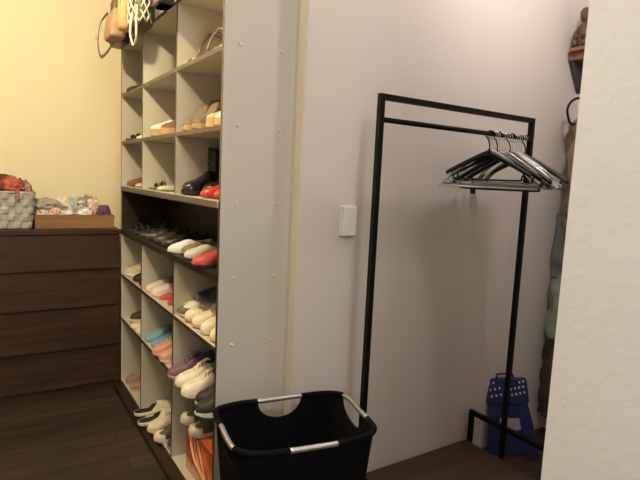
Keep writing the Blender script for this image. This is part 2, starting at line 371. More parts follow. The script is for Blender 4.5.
def shoe(name, kind, label, x, y, z, L=.25, W=.092, yaw=0, up=(.8, .75, .6), sole=(.8, .75, .62), inn=(.3, .25, .2), lace=None,
         lift=0, liftk='flat', plat=0, roll=0, pitch=0, group=None, rough=.6, mk='', toecap=None, cat='shoe', toe='round'):
    """root at the ground under the shoe's middle, toe towards -X of the world plus yaw"""
    prof = WP if toe == 'point' else W0
    ang = PI+R(yaw)
    dx, dy = math.cos(ang), math.sin(ang)
    root = thing(name, label, cat, (x-dx*L/2, y-dy*L/2, z+.0006), (R(roll), R(pitch), ang), group)
    lf = lambda t: interp(t, [(0, lift), (.22, lift*.95), (.45, lift*.6), (.68, lift*.12), (.8, 0), (1, 0)])
    off = Vector((-L/2, 0, 0))
    U = cm(up, rough, mk); SO = cm(sole, .7); IN = cm(inn, .8)
    if kind in ('sandal', 'strappy'):
        st = .012
    else: st = STY['sneaker' if kind == 'boot' else kind]['st']
    st += plat
    # sole
    n = 24; rings = []
    for t in stations(n):
        w_ = interp(t, prof)*W/2*1.05; zl = lf(t)
        zb = 0 if liftk in ('flat', 'wedge') else zl
        sp = min(.010, st*.6)*max(0, (t-.80)/.20)**1.4+(.004*math.exp(-((t-.42)/.08)**2) if liftk == 'flat' and st > .012 else 0)
        if liftk != 'heel': zb += sp
        rings.append([(t*L, -w_*.96, zb), (t*L, -w_, zb+.003), (t*L, -w_, zl+st), (t*L, w_, zl+st), (t*L, w_, zb+.003), (t*L, w_*.96, zb)])
    mb = MB().loft(rings); mb.xf(Matrix.Translation(off)); soo = mb.build('sole', SO, root)
    if liftk == 'heel':
        rr = []
        for k in range(6):
            u = k/5; s_ = 1-.45*math.sin(PI*u*.5)*(1-u*.2)
            zc = (lift+.002)*(1-u); wx = .028*s_; wy = W*.30*s_
            cx = .030-.006*u
            rr.append([(cx+wx*math.cos(a), wy*math.sin(a), zc) for a in [2*PI*i/12 for i in range(12)]])
        mb = MB().loft(rr[::-1]); mb.xf(Matrix.Translation(off)); mb.build('heel', SO, soo, smooth=True)
    if kind in ('sandal', 'strappy'):
        rings = []
        for t in stations(20):
            w_ = interp(t, prof)*W/2*.95; zl = lf(t)+st
            rings.append([(t*L, -w_, zl), (t*L, -w_, zl+.003), (t*L, w_, zl+.003), (t*L, w_, zl)])
        MB().loft(rings).xf(Matrix.Translation(off)).build('insole', IN, soo)
        bands = [(.80, .030, .010), (.66, .042, .008)] if kind == 'sandal' else [(.82, .028, .004), (.72, .036, .004), (.60, .048, .004)]
        for t, hh, wd in bands:
            w_ = interp(t, prof)*W/2; pts = [(t*L-.01*math.cos(a)*0, w_*math.cos(a), lf(t)+st-.002+hh*math.sin(a)) for a in [PI*i/12 for i in range(13)]]
            MB().tube(pts, wd, 8, flat=.22, up=Vector((0, 0, 1))).xf(Matrix.Translation(off)).build('strap', U, root, smooth=True)
        # heel counter and ankle strap
        zh = lf(.05)+st; hh = .05 if kind == 'sandal' else .075
        w_ = W*.36
        pts = [(L*.30, -w_*1.05, lf(.3)+st-.002), (L*.22, -w_, zh+hh*.6), (L*.08, -w_*.7, zh+hh), (.006, 0, zh+hh*1.05), (L*.08, w_*.7, zh+hh), (L*.22, w_, zh+hh*.6), (L*.30, w_*1.05, lf(.3)+st-.002)]
        MB().tube(spline(pts, 5), .0055, 8, flat=.5).xf(Matrix.Translation(off)).build('heel_strap', U, root, smooth=True)
        if kind == 'strappy':
            ring = [(L*.17+.040*math.cos(a), w_*1.15*math.sin(a), zh+hh+.022+.014*math.cos(a)) for a in [2*PI*i/18 for i in range(18)]]
            MB().tube(ring, .005, 8, closed=True).xf(Matrix.Translation(off)).build('ankle_strap', U, root, smooth=True)
            pts = [(L*.66, 0, lf(.62)+st+.040), (L*.52, .0, lf(.45)+st+.085), (L*.34, 0, zh+hh+.035)]
            MB().tube(spline(pts, 5), .0055, 8).xf(Matrix.Translation(off)).build('strap', U, root, smooth=True)
        return root
    s = STY['sneaker' if kind == 'boot' else kind]
    if kind == 'boot': s = dict(s, o=[(0, 0), (.035, 0), (.07, .70), (.3, .74), (.36, .5), (.40, 0)], h=[(0, .07), (.12, .085), (.3, .10), (.4, .098), (.5, .078), (.72, .055), (.88, .044), (.96, .03), (1, .01)])
    rings = []; NS = 30; K = 8
    hs = L/.25
    for t in stations(NS):
        wv = interp(t, prof)*W/2; hv = interp(t, s['h'])*hs; o_ = interp(t, s['o'])*wv; zb = lf(t)+st-.002
        r_ = []
        if o_ > .001*1: a1 = math.acos(min(1, (o_/wv))**(1/.7))
        else: a1 = PI/2; o_ = 0
        for k in range(K+1):
            a = a1*k/K; yy = wv*math.cos(a)**.7 if a < PI/2-1e-6 else 0; zz = hv*(math.sin(a)/max(.05, math.sin(a1)))**.75
            r_.append((yy, zb+zz))
        yi = o_*.93; inn_ = [(yi, zb+hv*.97), (yi*.98, zb+min(hv*.9, .008)), (0, zb+min(hv*.9, .006))] if o_ > 0 else [(0, zb+hv-.0005)]*3
        half = r_+inn_
        rings.append([(t*L, yy, zz) for yy, zz in half]+[(t*L, -yy, zz) for yy, zz in half[::-1][1:]])
    mb = MB(); n = len(rings[0]); mb.loft(rings, closed=False, cap=False)
    # lining faces get the second material
    for fi in range(len(mb.f)):
        k = fi % (n-1)
        if K < k < n-1-K-1: mb.m[fi] = 1
    mb.xf(Matrix.Translation(off)); upo = mb.build('upper', [U, IN], root, smooth=True)
    if kind == 'boot':
        shaft = []
        for k in range(9):
            u = k/8; zc = st+.070+.135*u
            shaft.append([(L*.19+(.050+.004*u)*math.cos(a)-.004*u, (.034+.006*u)*math.sin(a), zc+.004*math.cos(a)) for a in [2*PI*i/24 for i in range(24)]])
        ins = [[(L*.19+(q[0]-L*.19)*.92, q[1]*.92, q[2]) for q in r_] for r_ in shaft[::-1]]
        MB().loft(shaft+ins, cap=False).xf(Matrix.Translation(off)).build('shaft', [U], root, smooth=True)
        lm = cm(lace or (.02, .02, .02), .6)
        for k in range(7):
            u = k/6; xx = L*(.50-.12*min(1, u*2)); zz = st+.078*(1-0)+(.012+.115*u)
            xx = L*.19+.053 if u > .35 else L*(.52-.25*u)
            zz = st+.080+.125*max(0, (u-.3)/.7) if u > .35 else st+.074+.03*u
            MB().tube([(xx-.006, -.020, zz), (xx+.002, 0, zz+.004), (xx-.006, .020, zz)], .0022, 6).xf(Matrix.Translation(off)).build('lace', lm, upo, smooth=True)
    if kind == 'sneaker' and lace is not None:
        lm = cm(lace, .8)
        # tongue
        tg = [[(L*(.60-.22*u), -.018*(1-.1*u), st+interp(.60-.22*u, s['h'])*hs*1.0+.003+.012*u), (L*(.60-.22*u), 0, st+interp(.60-.22*u, s['h'])*hs+.006+.014*u), (L*(.60-.22*u), .018*(1-.1*u), st+interp(.60-.22*u, s['h'])*hs*1.0+.003+.012*u),
               (L*(.60-.22*u), 0, st+interp(.60-.22*u, s['h'])*hs-.002+.010*u)] for u in [i/5 for i in range(6)]]
        MB().loft(tg).xf(Matrix.Translation(off)).build('tongue', U, upo, smooth=True)
        for k in range(4):
            t = .66-.055*k; zz = st+interp(t, s['h'])*hs
            MB().tube([(t*L-.004, -.024, zz-.006), (t*L, -.012, zz+.004+.002*k), (t*L+.003, .012, zz+.004+.002*k), (t*L+.006, .024, zz-.006)], .0028, 6).xf(Matrix.Translation(off)).build('lace', lm, upo, smooth=True)
    if toecap:
        tc = []
        for t in [.80+.2*i/9 for i in range(10)]:
            wv = interp(t, prof)*W/2+.0028; hv = (interp(t, s['h']))*hs*.92+.003; zb = lf(t)+st-.002
            tc.append([(t*L+.0015, wv*math.cos(a) if abs(math.cos(a)) > 1e-6 else 0, zb+hv*math.sin(a)**.75 if math.sin(a) > 0 else zb) for a in [PI*i/12 for i in range(13)]])
        MB().loft(tc, closed=False, cap=False).xf(Matrix.Translation(off)).build('toe_cap', cm(toecap, .6), upo, smooth=True)
    return root

WH = (.84, .79, .66); CR = (.80, .71, .52); BK = (.015, .015, .017); DG = (.06, .06, .06)
G_ = lambda s: 'shoes on the ' + s
Z2, Z1, ZD, ZE, ZF, ZG, ZH = 1.99, 1.69, ZU, 1.105, .80, .50, .055
# upper rows
g = G_('second highest visible shelf')
shoe('loafer', 'loafer', 'dark grey loafer in the far left cubby below the bags', .785, 3.55, Z2, up=(.07, .065, .06), sole=(.03, .03, .03), yaw=6, group=g)
shoe('flat_sandal', 'sandal', 'gold flat sandal in the middle cubby of the second highest shelf, nearer the bags', .80, 2.97, Z2, up=(.62, .42, .12), sole=(.5, .32, .1), inn=(.75, .6, .3), L=.23, W=.08, group=g, rough=.3)
shoe('flat_sandal', 'sandal', 'cream and gold flat sandal in the middle cubby, nearer the end panel', .80, 2.80, Z2, up=(.8, .7, .45), sole=(.55, .38, .16), inn=(.85, .76, .55), L=.23, W=.08, group=g)
shoe('strappy_sandal', 'strappy', 'taupe strappy sandal with raised ankle strap, left one in its cubby', .79, 2.415, Z2, yaw=22, up=(.26, .17, .13), sole=(.5, .38, .26), inn=(.55, .42, .32), lift=.05, liftk='heel', L=.23, W=.078, group=g)
shoe('strappy_sandal', 'strappy', 'taupe strappy sandal with raised ankle strap, middle of its cubby', .79, 2.30, Z2, up=(.26, .17, .13), sole=(.5, .38, .26), inn=(.55, .42, .32), lift=.05, liftk='heel', L=.22, W=.078, yaw=20, group=g)
shoe('flat_sandal', 'sandal', 'cream sandal between the taupe strappy sandal and the end panel', .80, 2.165, Z2, up=(.88, .82, .68), sole=(.85, .78, .62), inn=(.9, .85, .7), L=.23, W=.08, lift=.02, liftk='wedge', group=g)
shoe('ballet_flat', 'flat', 'white flat shoe tight beside the end panel, second highest shelf', .80, 2.03, Z2, up=(.88, .82, .68), sole=(.8, .7, .5), inn=(.9, .85, .7), L=.23, W=.08, group=g)
g = G_('shelf of cork wedges')
shoe('flat_sandal', 'sandal', 'black flat sandal in the far cubby level with the cork wedges', .785, 3.57, Z1, up=(.02, .02, .02), sole=(.03, .025, .02), inn=(.2, .15, .1), L=.23, W=.08, group=g)
shoe('ballet_flat', 'flat', 'cream flat shoe beside the black sandal in the far cubby', .80, 3.36, Z1, up=CR, sole=(.4, .3, .2), inn=(.8, .7, .5), L=.22, W=.08, group=g)
shoe('wedge_shoe', 'slipper', 'white topped cork wedge shoe in the middle cubby', .785, 2.97, Z1, up=(.85, .78, .66), sole=(.48, .30, .14), inn=(.6, .45, .3), lift=.045, liftk='wedge', plat=.028, L=.23, W=.092, group=g)
shoe('wedge_shoe', 'slipper', 'maroon topped cork wedge shoe in the middle cubby', .80, 2.83, Z1, up=(.22, .08, .07), sole=(.48, .30, .14), inn=(.6, .45, .3), lift=.045, liftk='wedge', plat=.028, L=.23, W=.092, yaw=-8, group=g)
for i, (yy, lab) in enumerate(((2.41, 'taupe high wedge sandal with cork sole beside the cubby divider'), (2.275, 'taupe high wedge sandal with cork sole, second from the divider'))):
    shoe('wedge_sandal', 'loafer', lab, .785, yy, Z1, up=(.17, .12, .08), sole=(.42, .27, .12), inn=(.30, .22, .15), lift=.100, liftk='wedge', plat=.016, L=.23, W=.088, yaw=14, group=g)
shoe('heeled_sandal', 'slipper', 'cream open sandal with pale wooden sole between taupe wedge and end panel', .80, 2.15, Z1, up=(.55, .42, .26), sole=(.55, .38, .19), inn=(.8, .7, .5), lift=.035, liftk='wedge', plat=.028, L=.22, W=.085, group=g)
shoe('heeled_sandal', 'slipper', 'cream open sandal with pale wooden sole touching the end panel side', .79, 2.03, Z1, up=(.80, .70, .54), sole=(.58, .42, .22), inn=(.8, .7, .5), lift=.05, liftk='wedge', plat=.02, L=.22, W=.085, group=g)
g = G_('shelf above the dark compartment')
shoe('loafer', 'loafer', 'brown loafer in the far cubby above the dark compartment', .785, 3.54, ZD, up=(.17, .09, .05), sole=(.12, .07, .04), inn=(.3, .2, .12), group=g)
shoe('ballet_flat', 'flat', 'beige flat shoe beside the brown loafer in the far cubby', .80, 3.38, ZD, up=(.62, .46, .30), sole=(.2, .12, .08), inn=(.6, .5, .35), L=.23, W=.08, lift=.03, liftk='wedge', group=g)
shoe('flat_sandal', 'sandal', 'olive flat sandal with thin strap in the middle cubby above dark compartment', .79, 3.02, ZD, up=(.10, .09, .05), sole=(.10, .08, .05), inn=(.25, .22, .12), L=.24, W=.08, group=g)
shoe('ballet_flat', 'flat', 'silver grey pointed flat shoe in the middle cubby above dark compartment', .79, 2.86, ZD, up=(.52, .48, .38), sole=(.1, .08, .06), inn=(.7, .6, .45), L=.24, W=.08, toe='point', group=g, rough=.35)
shoe('high_heel', 'flat', 'black high heeled pump at the back right of the middle cubby', .87, 2.70, ZD, up=BK, sole=BK, inn=(.1, .08, .07), L=.19, W=.075, lift=.085, liftk='heel', toe='point', group=g)
shoe('ankle_boot', 'boot', 'shiny black lace-up boot in the near cubby, left one', .785, 2.40, ZD, up=BK, sole=(.012, .012, .012), inn=(.02, .02, .02), lace=(.03, .03, .03), L=.255, W=.092, yaw=20, group=g, rough=.18)
shoe('ankle_boot', 'boot', 'shiny black lace-up boot in the near cubby, right one behind the red shoe', .84, 2.28, ZD, up=BK, sole=(.012, .012, .012), inn=(.02, .02, .02), lace=(.03, .03, .03), L=.235, W=.088, yaw=14, group=g, rough=.18)
shoe('red_flat', 'loafer', 'bright red shoe in the near cubby beside the black boots', .785, 2.165, ZD, up=(.50, .045, .04), sole=(.35, .02, .02), inn=(.6, .08, .06), L=.24, W=.088, group=g, rough=.3)
shoe('red_flat', 'loafer', 'bright red shoe pushed against the end panel beside the boots', .80, 2.05, ZD, up=(.50, .045, .04), sole=(.35, .02, .02), inn=(.6, .08, .06), L=.24, W=.088, yaw=5, group=g, rough=.3)
# dark compartment
g = G_('dark wide compartment')
shoe('black_sandal', 'sandal', 'black strappy sandal at the far end of the dark compartment', .775, 3.46, ZE, up=BK, sole=BK, inn=(.04, .035, .03), L=.24, W=.085, lift=.03, liftk='wedge', group=g, rough=.3)
shoe('black_sandal', 'sandal', 'black strappy sandal, second from the far end of the dark compartment', .785, 3.33, ZE, up=BK, sole=BK, inn=(.04, .035, .03), L=.24, W=.085, lift=.03, liftk='wedge', group=g, rough=.3)
shoe('black_flat', 'flat', 'black shoe with pink beige lining in the dark compartment', .78, 3.18, ZE, up=(.03, .03, .03), sole=BK, inn=(.65, .42, .32), L=.24, W=.085, group=g, rough=.35)
shoe('black_flat', 'loafer', 'dark charcoal loafer left of the brown loafer in the dark compartment', .78, 3.03, ZE, up=(.035, .035, .038), sole=BK, inn=(.04, .035, .03), L=.25, W=.09, group=g, rough=.4)
shoe('black_flat', 'loafer', 'black brown loafer in the middle of the dark compartment', .78, 2.87, ZE, up=(.045, .030, .022), sole=BK, inn=(.08, .05, .03), L=.25, W=.09, group=g, rough=.4)
shoe('black_flat', 'loafer', 'black loafer left of the white shoe with the pointed toe', .785, 2.73, ZE, up=BK, sole=BK, inn=(.05, .04, .03), L=.25, W=.09, group=g, rough=.4)
shoe('white_shoe', 'loafer', 'bright white pointed shoe on the dark compartment board', .755, 2.53, ZE, up=(.82, .82, .84), sole=(.7, .7, .72), inn=(.5, .42, .3), L=.23, W=.085, toe='point', group=g)
shoe('grey_shoe', 'loafer', 'pale grey shoe between the white pointed shoe and the red shoe', .775, 2.335, ZE, up=(.58, .54, .48), sole=(.5, .46, .4), inn=(.4, .34, .2), L=.23, W=.088, group=g)
shoe('grey_shoe', 'loafer', 'olive khaki shoe behind the pale grey shoe in the dark compartment', .80, 2.46, ZE, up=(.20, .17, .09), sole=(.3, .26, .18), inn=(.3, .26, .16), L=.23, W=.075, group=g)
shoe('red_shoe', 'loafer', 'red shoe overhanging the board at the near end of dark compartment', .735, 2.115, ZE, up=(.50, .055, .045), sole=(.03, .03, .03), inn=(.3, .05, .04), L=.26, W=.095, group=g, rough=.5)
shoe('dark_clog', 'slipper', 'black closed slipper nearest the end panel in the dark compartment', .86, 1.995, ZE, up=(.02, .022, .022), sole=BK, inn=(.05, .05, .05), L=.2, W=.09, group=g)
# row F
g = G_('upper shelf of the lower unit')
shoe('sneaker', 'sneaker', 'cream and olive sneaker in the far cubby under the dark board', .785, 3.56, ZF, up=(.66, .58, .38), sole=WH, inn=(.2, .18, .1), lace=(.8, .75, .6), L=.25, group=g)
shoe('black_shoe', 'loafer', 'black loafer beside the cream and olive sneaker in the far cubby', .785, 3.36, ZF, up=BK, sole=(.03, .03, .03), inn=(.05, .05, .05), L=.25, group=g)
shoe('black_shoe', 'loafer', 'black loafer against the divider in the far cubby', .79, 3.22, ZF, up=BK, sole=(.03, .03, .03), inn=(.05, .05, .05), L=.25, group=g)
shoe('canvas_shoe', 'loafer', 'pale lavender grey shoe first from the divider in the middle cubby', .785, 3.05, ZF, up=(.66, .62, .60), sole=CR, inn=(.4, .3, .3), L=.24, W=.09, group=g)
shoe('canvas_shoe', 'loafer', 'pale lavender grey shoe second in the middle cubby', .785, 2.93, ZF, up=(.70, .66, .64), sole=CR, inn=(.45, .1, .08), L=.24, W=.09, group=g)
shoe('canvas_shoe', 'flat', 'red shoe with cream sole beside the lavender grey shoes', .79, 2.80, ZF, up=(.50, .06, .04), sole=CR, inn=(.5, .1, .08), L=.24, W=.088, group=g)
shoe('canvas_shoe', 'flat', 'wine red shoe with cream sole at the right of the middle cubby', .80, 2.67, ZF, up=(.36, .05, .05), sole=CR, inn=(.3, .08, .08), L=.24, W=.09, group=g)
shoe('sneaker', 'sneaker', 'white sneaker with dark green toe in the near cubby beside divider', .785, 2.45, ZF, up=WH, sole=CR, inn=(.3, .3, .25), lace=WH, L=.26, W=.094, toecap=(.10, .12, .08), group=g)
shoe('sneaker', 'sneaker', 'cream sneaker right of the green-toed one, upper row of sneakers', .785, 2.345, ZF, up=(.84, .74, .52), sole=(.62, .42, .24), inn=(.6, .5, .35), lace=(.88, .82, .65), L=.26, W=.096, group=g)
shoe('sneaker', 'sneaker', 'cream sneaker third from the divider with navy shoe resting behind', .785, 2.24, ZF, up=(.84, .75, .54), sole=(.66, .46, .28), inn=(.6, .5, .35), lace=(.88, .82, .65), L=.26, W=.096, group=g)
shoe('sneaker', 'sneaker', 'cream sneaker fourth from the divider in the near cubby', .785, 2.13, ZF, up=(.86, .78, .58), sole=CR, inn=(.6, .5, .35), lace=(.88, .82, .65), L=.26, W=.096, group=g)
shoe('sneaker', 'sneaker', 'cream sneaker tight against the end panel in the upper row', .785, 2.015, ZF, up=(.86, .78, .58), sole=CR, inn=(.6, .5, .35), lace=(.88, .82, .65), L=.26, W=.096, group=g)
shoe('patterned_shoe', 'loafer', 'navy patterned shoe lying on top of the cream sneakers', .825, 2.345, ZF+.098, up=(.05, .045, .10), sole=(.12, .1, .14), inn=(.05, .05, .08), L=.24, W=.09, mk='print', pitch=0, yaw=-14, group=g)
shoe('dark_shoe', 'loafer', 'dark brown shoe lying on the lavender grey shoes at the back', .88, 2.93, ZF+.07, up=(.08, .06, .06), sole=(.05, .04, .04), inn=(.05, .04, .04), L=.19, W=.088, group=g)
# row G
g = G_('middle shelf of the lower unit')
shoe('dark_shoe', 'sneaker', 'dark maroon sneaker in the far cubby of the middle lower shelf', .80, 3.50, ZG, up=(.07, .035, .035), sole=CR, inn=(.05, .03, .03), lace=(.1, .05, .05), L=.25, group=g)
shoe('cream_shoe', 'flat', 'cream flat shoe beside the dark maroon sneaker', .77, 3.35, ZG, up=(.80, .72, .52), sole=WH, inn=(.5, .4, .3), L=.24, group=g)
shoe('cream_shoe', 'loafer', 'cream loafer touching the divider in the far cubby', .77, 3.22, ZG, up=(.84, .77, .60), sole=WH, inn=(.5, .4, .3), L=.24, group=g)
shoe('blue_shoe', 'loafer', 'light blue shoe at the left of the middle cubby', .78, 3.045, ZG, up=(.20, .36, .46), sole=(.25, .32, .38), inn=(.1, .15, .2), L=.24, W=.09, group=g, lift=.03, liftk='wedge')
shoe('blue_shoe', 'loafer', 'bright blue shoe with rounded toe, second in the middle cubby', .785, 2.915, ZG, up=(.14, .32, .52), sole=(.2, .28, .36), inn=(.05, .1, .15), L=.24, W=.092, group=g, lift=.03, liftk='wedge')
shoe('pink_sneaker', 'sneaker', 'salmon pink sneaker in the middle cubby beside the blue shoe', .755, 2.785, ZG, up=(.62, .30, .22), sole=(.75, .55, .45), inn=(.4, .2, .15), lace=(.7, .45, .38), L=.25, W=.09, group=g)
shoe('pink_sneaker', 'sneaker', 'salmon pink sneaker beside the near divider in the middle cubby', .76, 2.665, ZG, up=(.66, .34, .26), sole=(.78, .58, .48), inn=(.4, .2, .15), lace=(.7, .45, .38), L=.25, W=.09, group=g)
shoe('purple_sneaker', 'sneaker', 'dusty purple sneaker with toe over the shelf edge', .735, 2.43, ZG, up=(.20, .10, .15), sole=(.60, .50, .45), inn=(.03, .03, .05), lace=(.12, .12, .18), L=.26, W=.094, group=g)
shoe('white_sneaker', 'sneaker', 'white laced sneaker beside the purple one', .735, 2.315, ZG, up=(.88, .82, .66), sole=(.86, .80, .66), inn=(.5, .45, .35), lace=(.9, .86, .72), L=.27, W=.1, yaw=-3, group=g)
shoe('white_sneaker', 'sneaker', 'white laced sneaker nearest the black sneakers by the end panel', .725, 2.195, ZG, up=(.88, .82, .66), sole=(.86, .80, .66), inn=(.5, .45, .35), lace=(.9, .86, .72), L=.27, W=.1, group=g)
shoe('black_sneaker', 'sneaker', 'black sneaker with white sole beside the white laced sneakers', .75, 2.08, ZG, up=BK, sole=WH, inn=(.02, .02, .02), lace=(.05, .05, .05), L=.26, W=.092, group=g)
shoe('black_sneaker', 'sneaker', 'black sneaker with white sole poking furthest out by the end panel', .715, 1.985, ZG, up=BK, sole=WH, inn=(.02, .02, .02), lace=(.05, .05, .05), L=.26, W=.090, group=g)
shoe('navy_shoe', 'loafer', 'dark navy shoe resting behind the dusty purple sneaker', .865, 2.365, ZG+.086, up=(.02, .025, .05), sole=(.03, .03, .05), inn=(.02, .02, .03), L=.2, W=.085, yaw=-8, group=g)
shoe('fluffy_slipper', 'slipper', 'grey fluffy slipper lying on the white laced sneakers', .86, 2.20, ZG+.09, up=(.16, .14, .11), sole=(.08, .07, .06), inn=(.14, .12, .1), L=.21, W=.105, mk='knit', group=g)
shoe('teal_shoe', 'loafer', 'dark teal shoe behind the bright blue shoe in the middle cubby', .865, 2.87, ZG+.098, up=(.02, .05, .07), sole=(.02, .03, .04), inn=(.02, .03, .03), L=.2, W=.09, group=g)
# row H
g = G_('bottom board')
shoe('brown_shoe', 'loafer', 'pinkish brown shoe at the far end of the bottom board', .785, 3.56, ZH, up=(.34, .22, .16), sole=(.5, .4, .3), inn=(.3, .2, .16), L=.25, group=g)
shoe('brown_shoe', 'loafer', 'pinkish brown shoe, second from the far end of the bottom board', .785, 3.43, ZH, up=(.38, .25, .18), sole=(.55, .42, .32), inn=(.3, .2, .16), L=.25, group=g)
shoe('brown_shoe', 'loafer', 'dark brown loafer beside the divider on the bottom board', .80, 3.22, ZH, up=(.10, .06, .04), sole=(.1, .06, .04), inn=(.1, .06, .04), L=.25, group=g)
shoe('white_slip_on', 'slipper', 'white backless shoe with black inside, left of its pair', .975, 3.04, ZH, up=(.84, .78, .62), sole=(.84, .78, .62), inn=BK, L=.25, W=.094, yaw=178, group=g)
shoe('white_slip_on', 'slipper', 'white backless shoe with black inside, right of its pair', .965, 2.925, ZH, up=(.84, .78, .62), sole=(.84, .78, .62), inn=BK, L=.25, W=.094, yaw=182, group=g)
shoe('cream_sneaker', 'sneaker', 'cream sneaker between the white backless shoes and the grey sneaker', .735, 2.80, ZH, up=(.76, .70, .52), sole=(.80, .74, .58), inn=(.3, .28, .2), lace=(.82, .78, .65), L=.25, W=.092, group=g)
shoe('grey_sneaker', 'sneaker', 'dark grey sneaker with cream toe on the bottom board', .74, 2.68, ZH, up=(.08, .08, .075), sole=(.7, .64, .5), inn=(.05, .05, .05), lace=(.2, .2, .2), toecap=(.74, .68, .5), L=.25, W=.092, group=g)
shoe('grey_sneaker', 'sneaker', 'dark grey sneaker next to the near divider on the bottom board', .78, 2.575, ZH, up=(.08, .08, .075), sole=(.4, .36, .3), inn=(.05, .05, .05), lace=(.2, .2, .2), L=.24, W=.088, group=g)

# orange shoe box bag with grey sneakers on it
ob = thing('orange_shoe_box', 'glossy orange shoe box with see-through wrap on the bottom board', 'box', (.945, 2.17, ZH+.0005))
om = cm((.62, .13, .035), .2, 'foil')
b = MB().box(-.135, .135, -.20, .20, 0, .205); b.build('box_body', om, ob, bevel=.006)
b = MB().box(-.139, .137, -.204, .204, .2055, .243); b.build('lid', om, ob, bevel=.004)
wr = MB()
for k in range(3):
    pts = [(-.142, -.19+.06*k, .02+.03*k), (-.150, -.12+.07*k, .08+.02*k), (-.143, -.02+.06*k, .17), (-.142, .02+.05*k, .225)]
    wr.tube(spline(pts, 8), .006, 8, flat=.5)
wr.build('plastic_wrap_fold', cm((.75, .35, .18), .15), ob, smooth=True)
b = MB().box(-.1405, -.1392, -.17, -.09, .03, .09); b.build('paper_label', cm((.8, .6, .45), .6), ob)
g = G_('orange shoe box')
shoe('grey_trainer', 'sneaker', 'dark grey trainer with whitish toe on the orange box, farther one', .77, 2.33, ZH+.245, up=(.10, .10, .09), sole=(.55, .52, .42), inn=(.05, .05, .05), lace=(.15, .15, .14), toecap=(.60, .57, .46), L=.26, W=.09, group=g)
shoe('grey_trainer', 'sneaker', 'dark grey trainer with whitish toe on the orange box, nearer one', .765, 2.20, ZH+.245, up=(.10, .10, .09), sole=(.55, .52, .42), inn=(.05, .05, .05), lace=(.15, .15, .14), toecap=(.60, .57, .46), L=.26, W=.094, group=g)

# ------------------------------------------------------------------ bags at the top of the shelf
def bagbody(w, d, h, lean=0, n=40, seed=1, flare=.8, amp=.05):
    rings = []
    for j in range(17):
        v = j/16; s_ = (flare+(1-flare)*v)*(.90+.1*math.sin(PI*min(1, v*6)/2) if v < .17 else 1); dd = d*(1-.45*v**2)*(1 if v > .1 else .8+2*v)
        ring = []
        for k, q in enumerate(rrect(w/2*s_, dd/2, min(dd/2, w/2)*.55, n)):
            nn = noise.noise(Vector((q.x*9+seed, q.y*9, v*3)))
            ring.append(Vector((q.x, q.y, 0))*(1+amp*nn*2)+Vector((0, lean*v, h*v)))
        rings.append(ring)
    return MB().loft(rings)
RZ = PI/2  # bag width along Y
def hook(y, z=2.572):
    o = thing('bag_hook', 'small black hook on the shelf edge holding the %s' % y[1], 'hook', (XF-.001, y[0], z))
    MB().tube(spline([(-.0005, 0, .02), (-.0035, 0, .0), (-.010, 0, -.014), (-.030, 0, -.018), (-.044, 0, -.008), (-.046, 0, .006)], 5), .003, 8).build('hook_wire', M['blackmetal'], o, smooth=True)
    MB().box(-.004, 0, -.009, .009, -.008, .026).build('plate', M['blackmetal'], o)
    return o
def strap(pts, r, m, parent, name='strap', flat=.4, closed=False, up=Vector((1, 0, 0))):
    pts = [Vector(p)-parent.location for p in pts]
    return MB().tube(spline(pts, 8, closed), r, 8, closed=closed, flat=flat, up=up).build(name, m, parent, smooth=True)
leather = cm((.055, .022, .014), .4); tan = cm((.42, .24, .13), .6); beige = cm((.60, .40, .18), .7); cord = cm((.62, .60, .46), .8); pink = cm((.55, .06, .14), .5)
hk = XF-.032
# 1 brown leather bag, long strap drooping
g1 = thing('leather_handbag', 'dark brown leather handbag with long drooping strap, leftmost of the hanging bags', 'bag', (.70, 3.36, 2.235))
bagbody(.29, .085, .27, seed=3).xf(Matrix.Rotation(RZ, 4, 'Z')).build('bag_body', leather, g1, smooth=True)
strap([(.70, 3.45, 2.46), (.69, 3.52, 2.56), (hk-.006, 3.44, 2.574), (.69, 3.34, 2.555), (.70, 3.27, 2.46)], .006, leather, g1, 'handle')
strap([(.66, 3.49, 2.44), (.635, 3.56, 2.40), (.615, 3.55, 2.30), (.61, 3.50, 2.215), (.61, 3.42, 2.165), (.615, 3.30, 2.165), (.63, 3.22, 2.20), (.655, 3.235, 2.27)], .011, leather, g1, 'shoulder_strap', flat=.22)
MB().box(-.010, .010, -.003, .003, -.014, .014).xf(Matrix.Translation((-.09, .19, .065))).build('buckle', cm((.6, .5, .3), .3), g1)
hook((3.44, 'brown leather handbag'))
# 2 tan suede bag
g2 = thing('suede_bag', 'pinkish tan suede bag hanging below the beige pouch', 'bag', (.635, 3.16, 2.215))
bagbody(.21, .085, .145, seed=8, flare=.95).xf(Matrix.Rotation(RZ, 4, 'Z')).build('bag_body', cm((.40, .24, .15), .8), g2, smooth=True)
strap([(.635, 3.22, 2.34), (.66, 3.24, 2.46), (hk-.006, 3.18, 2.574), (.66, 3.12, 2.46), (.635, 3.10, 2.34)], .006, cm((.40, .24, .15), .8), g2, 'handle')
hook((3.18, 'tan suede bag'))
# 3 beige pouch: long soft drawstring
g3 = thing('beige_pouch', 'long soft beige cloth pouch hanging in the middle of the bags', 'bag', (.655, 2.985, 2.235))
bagbody(.13, .07, .34, seed=5, flare=.62, amp=.12).xf(Matrix.Rotation(RZ, 4, 'Z')).build('bag_body', beige, g3, smooth=True)
strap([(.655, 3.0, 2.565), (hk-.008, 2.985, 2.574), (.655, 2.97, 2.565)], .004, beige, g3, 'drawstring')
strap([(.612, 2.95, 2.55), (.600, 2.94, 2.48), (.600, 2.93, 2.42), (.602, 2.95, 2.37)], .008, cm((.78, .68, .45), .7), g3, 'cord_end')
hook((2.985, 'beige cloth pouch'))
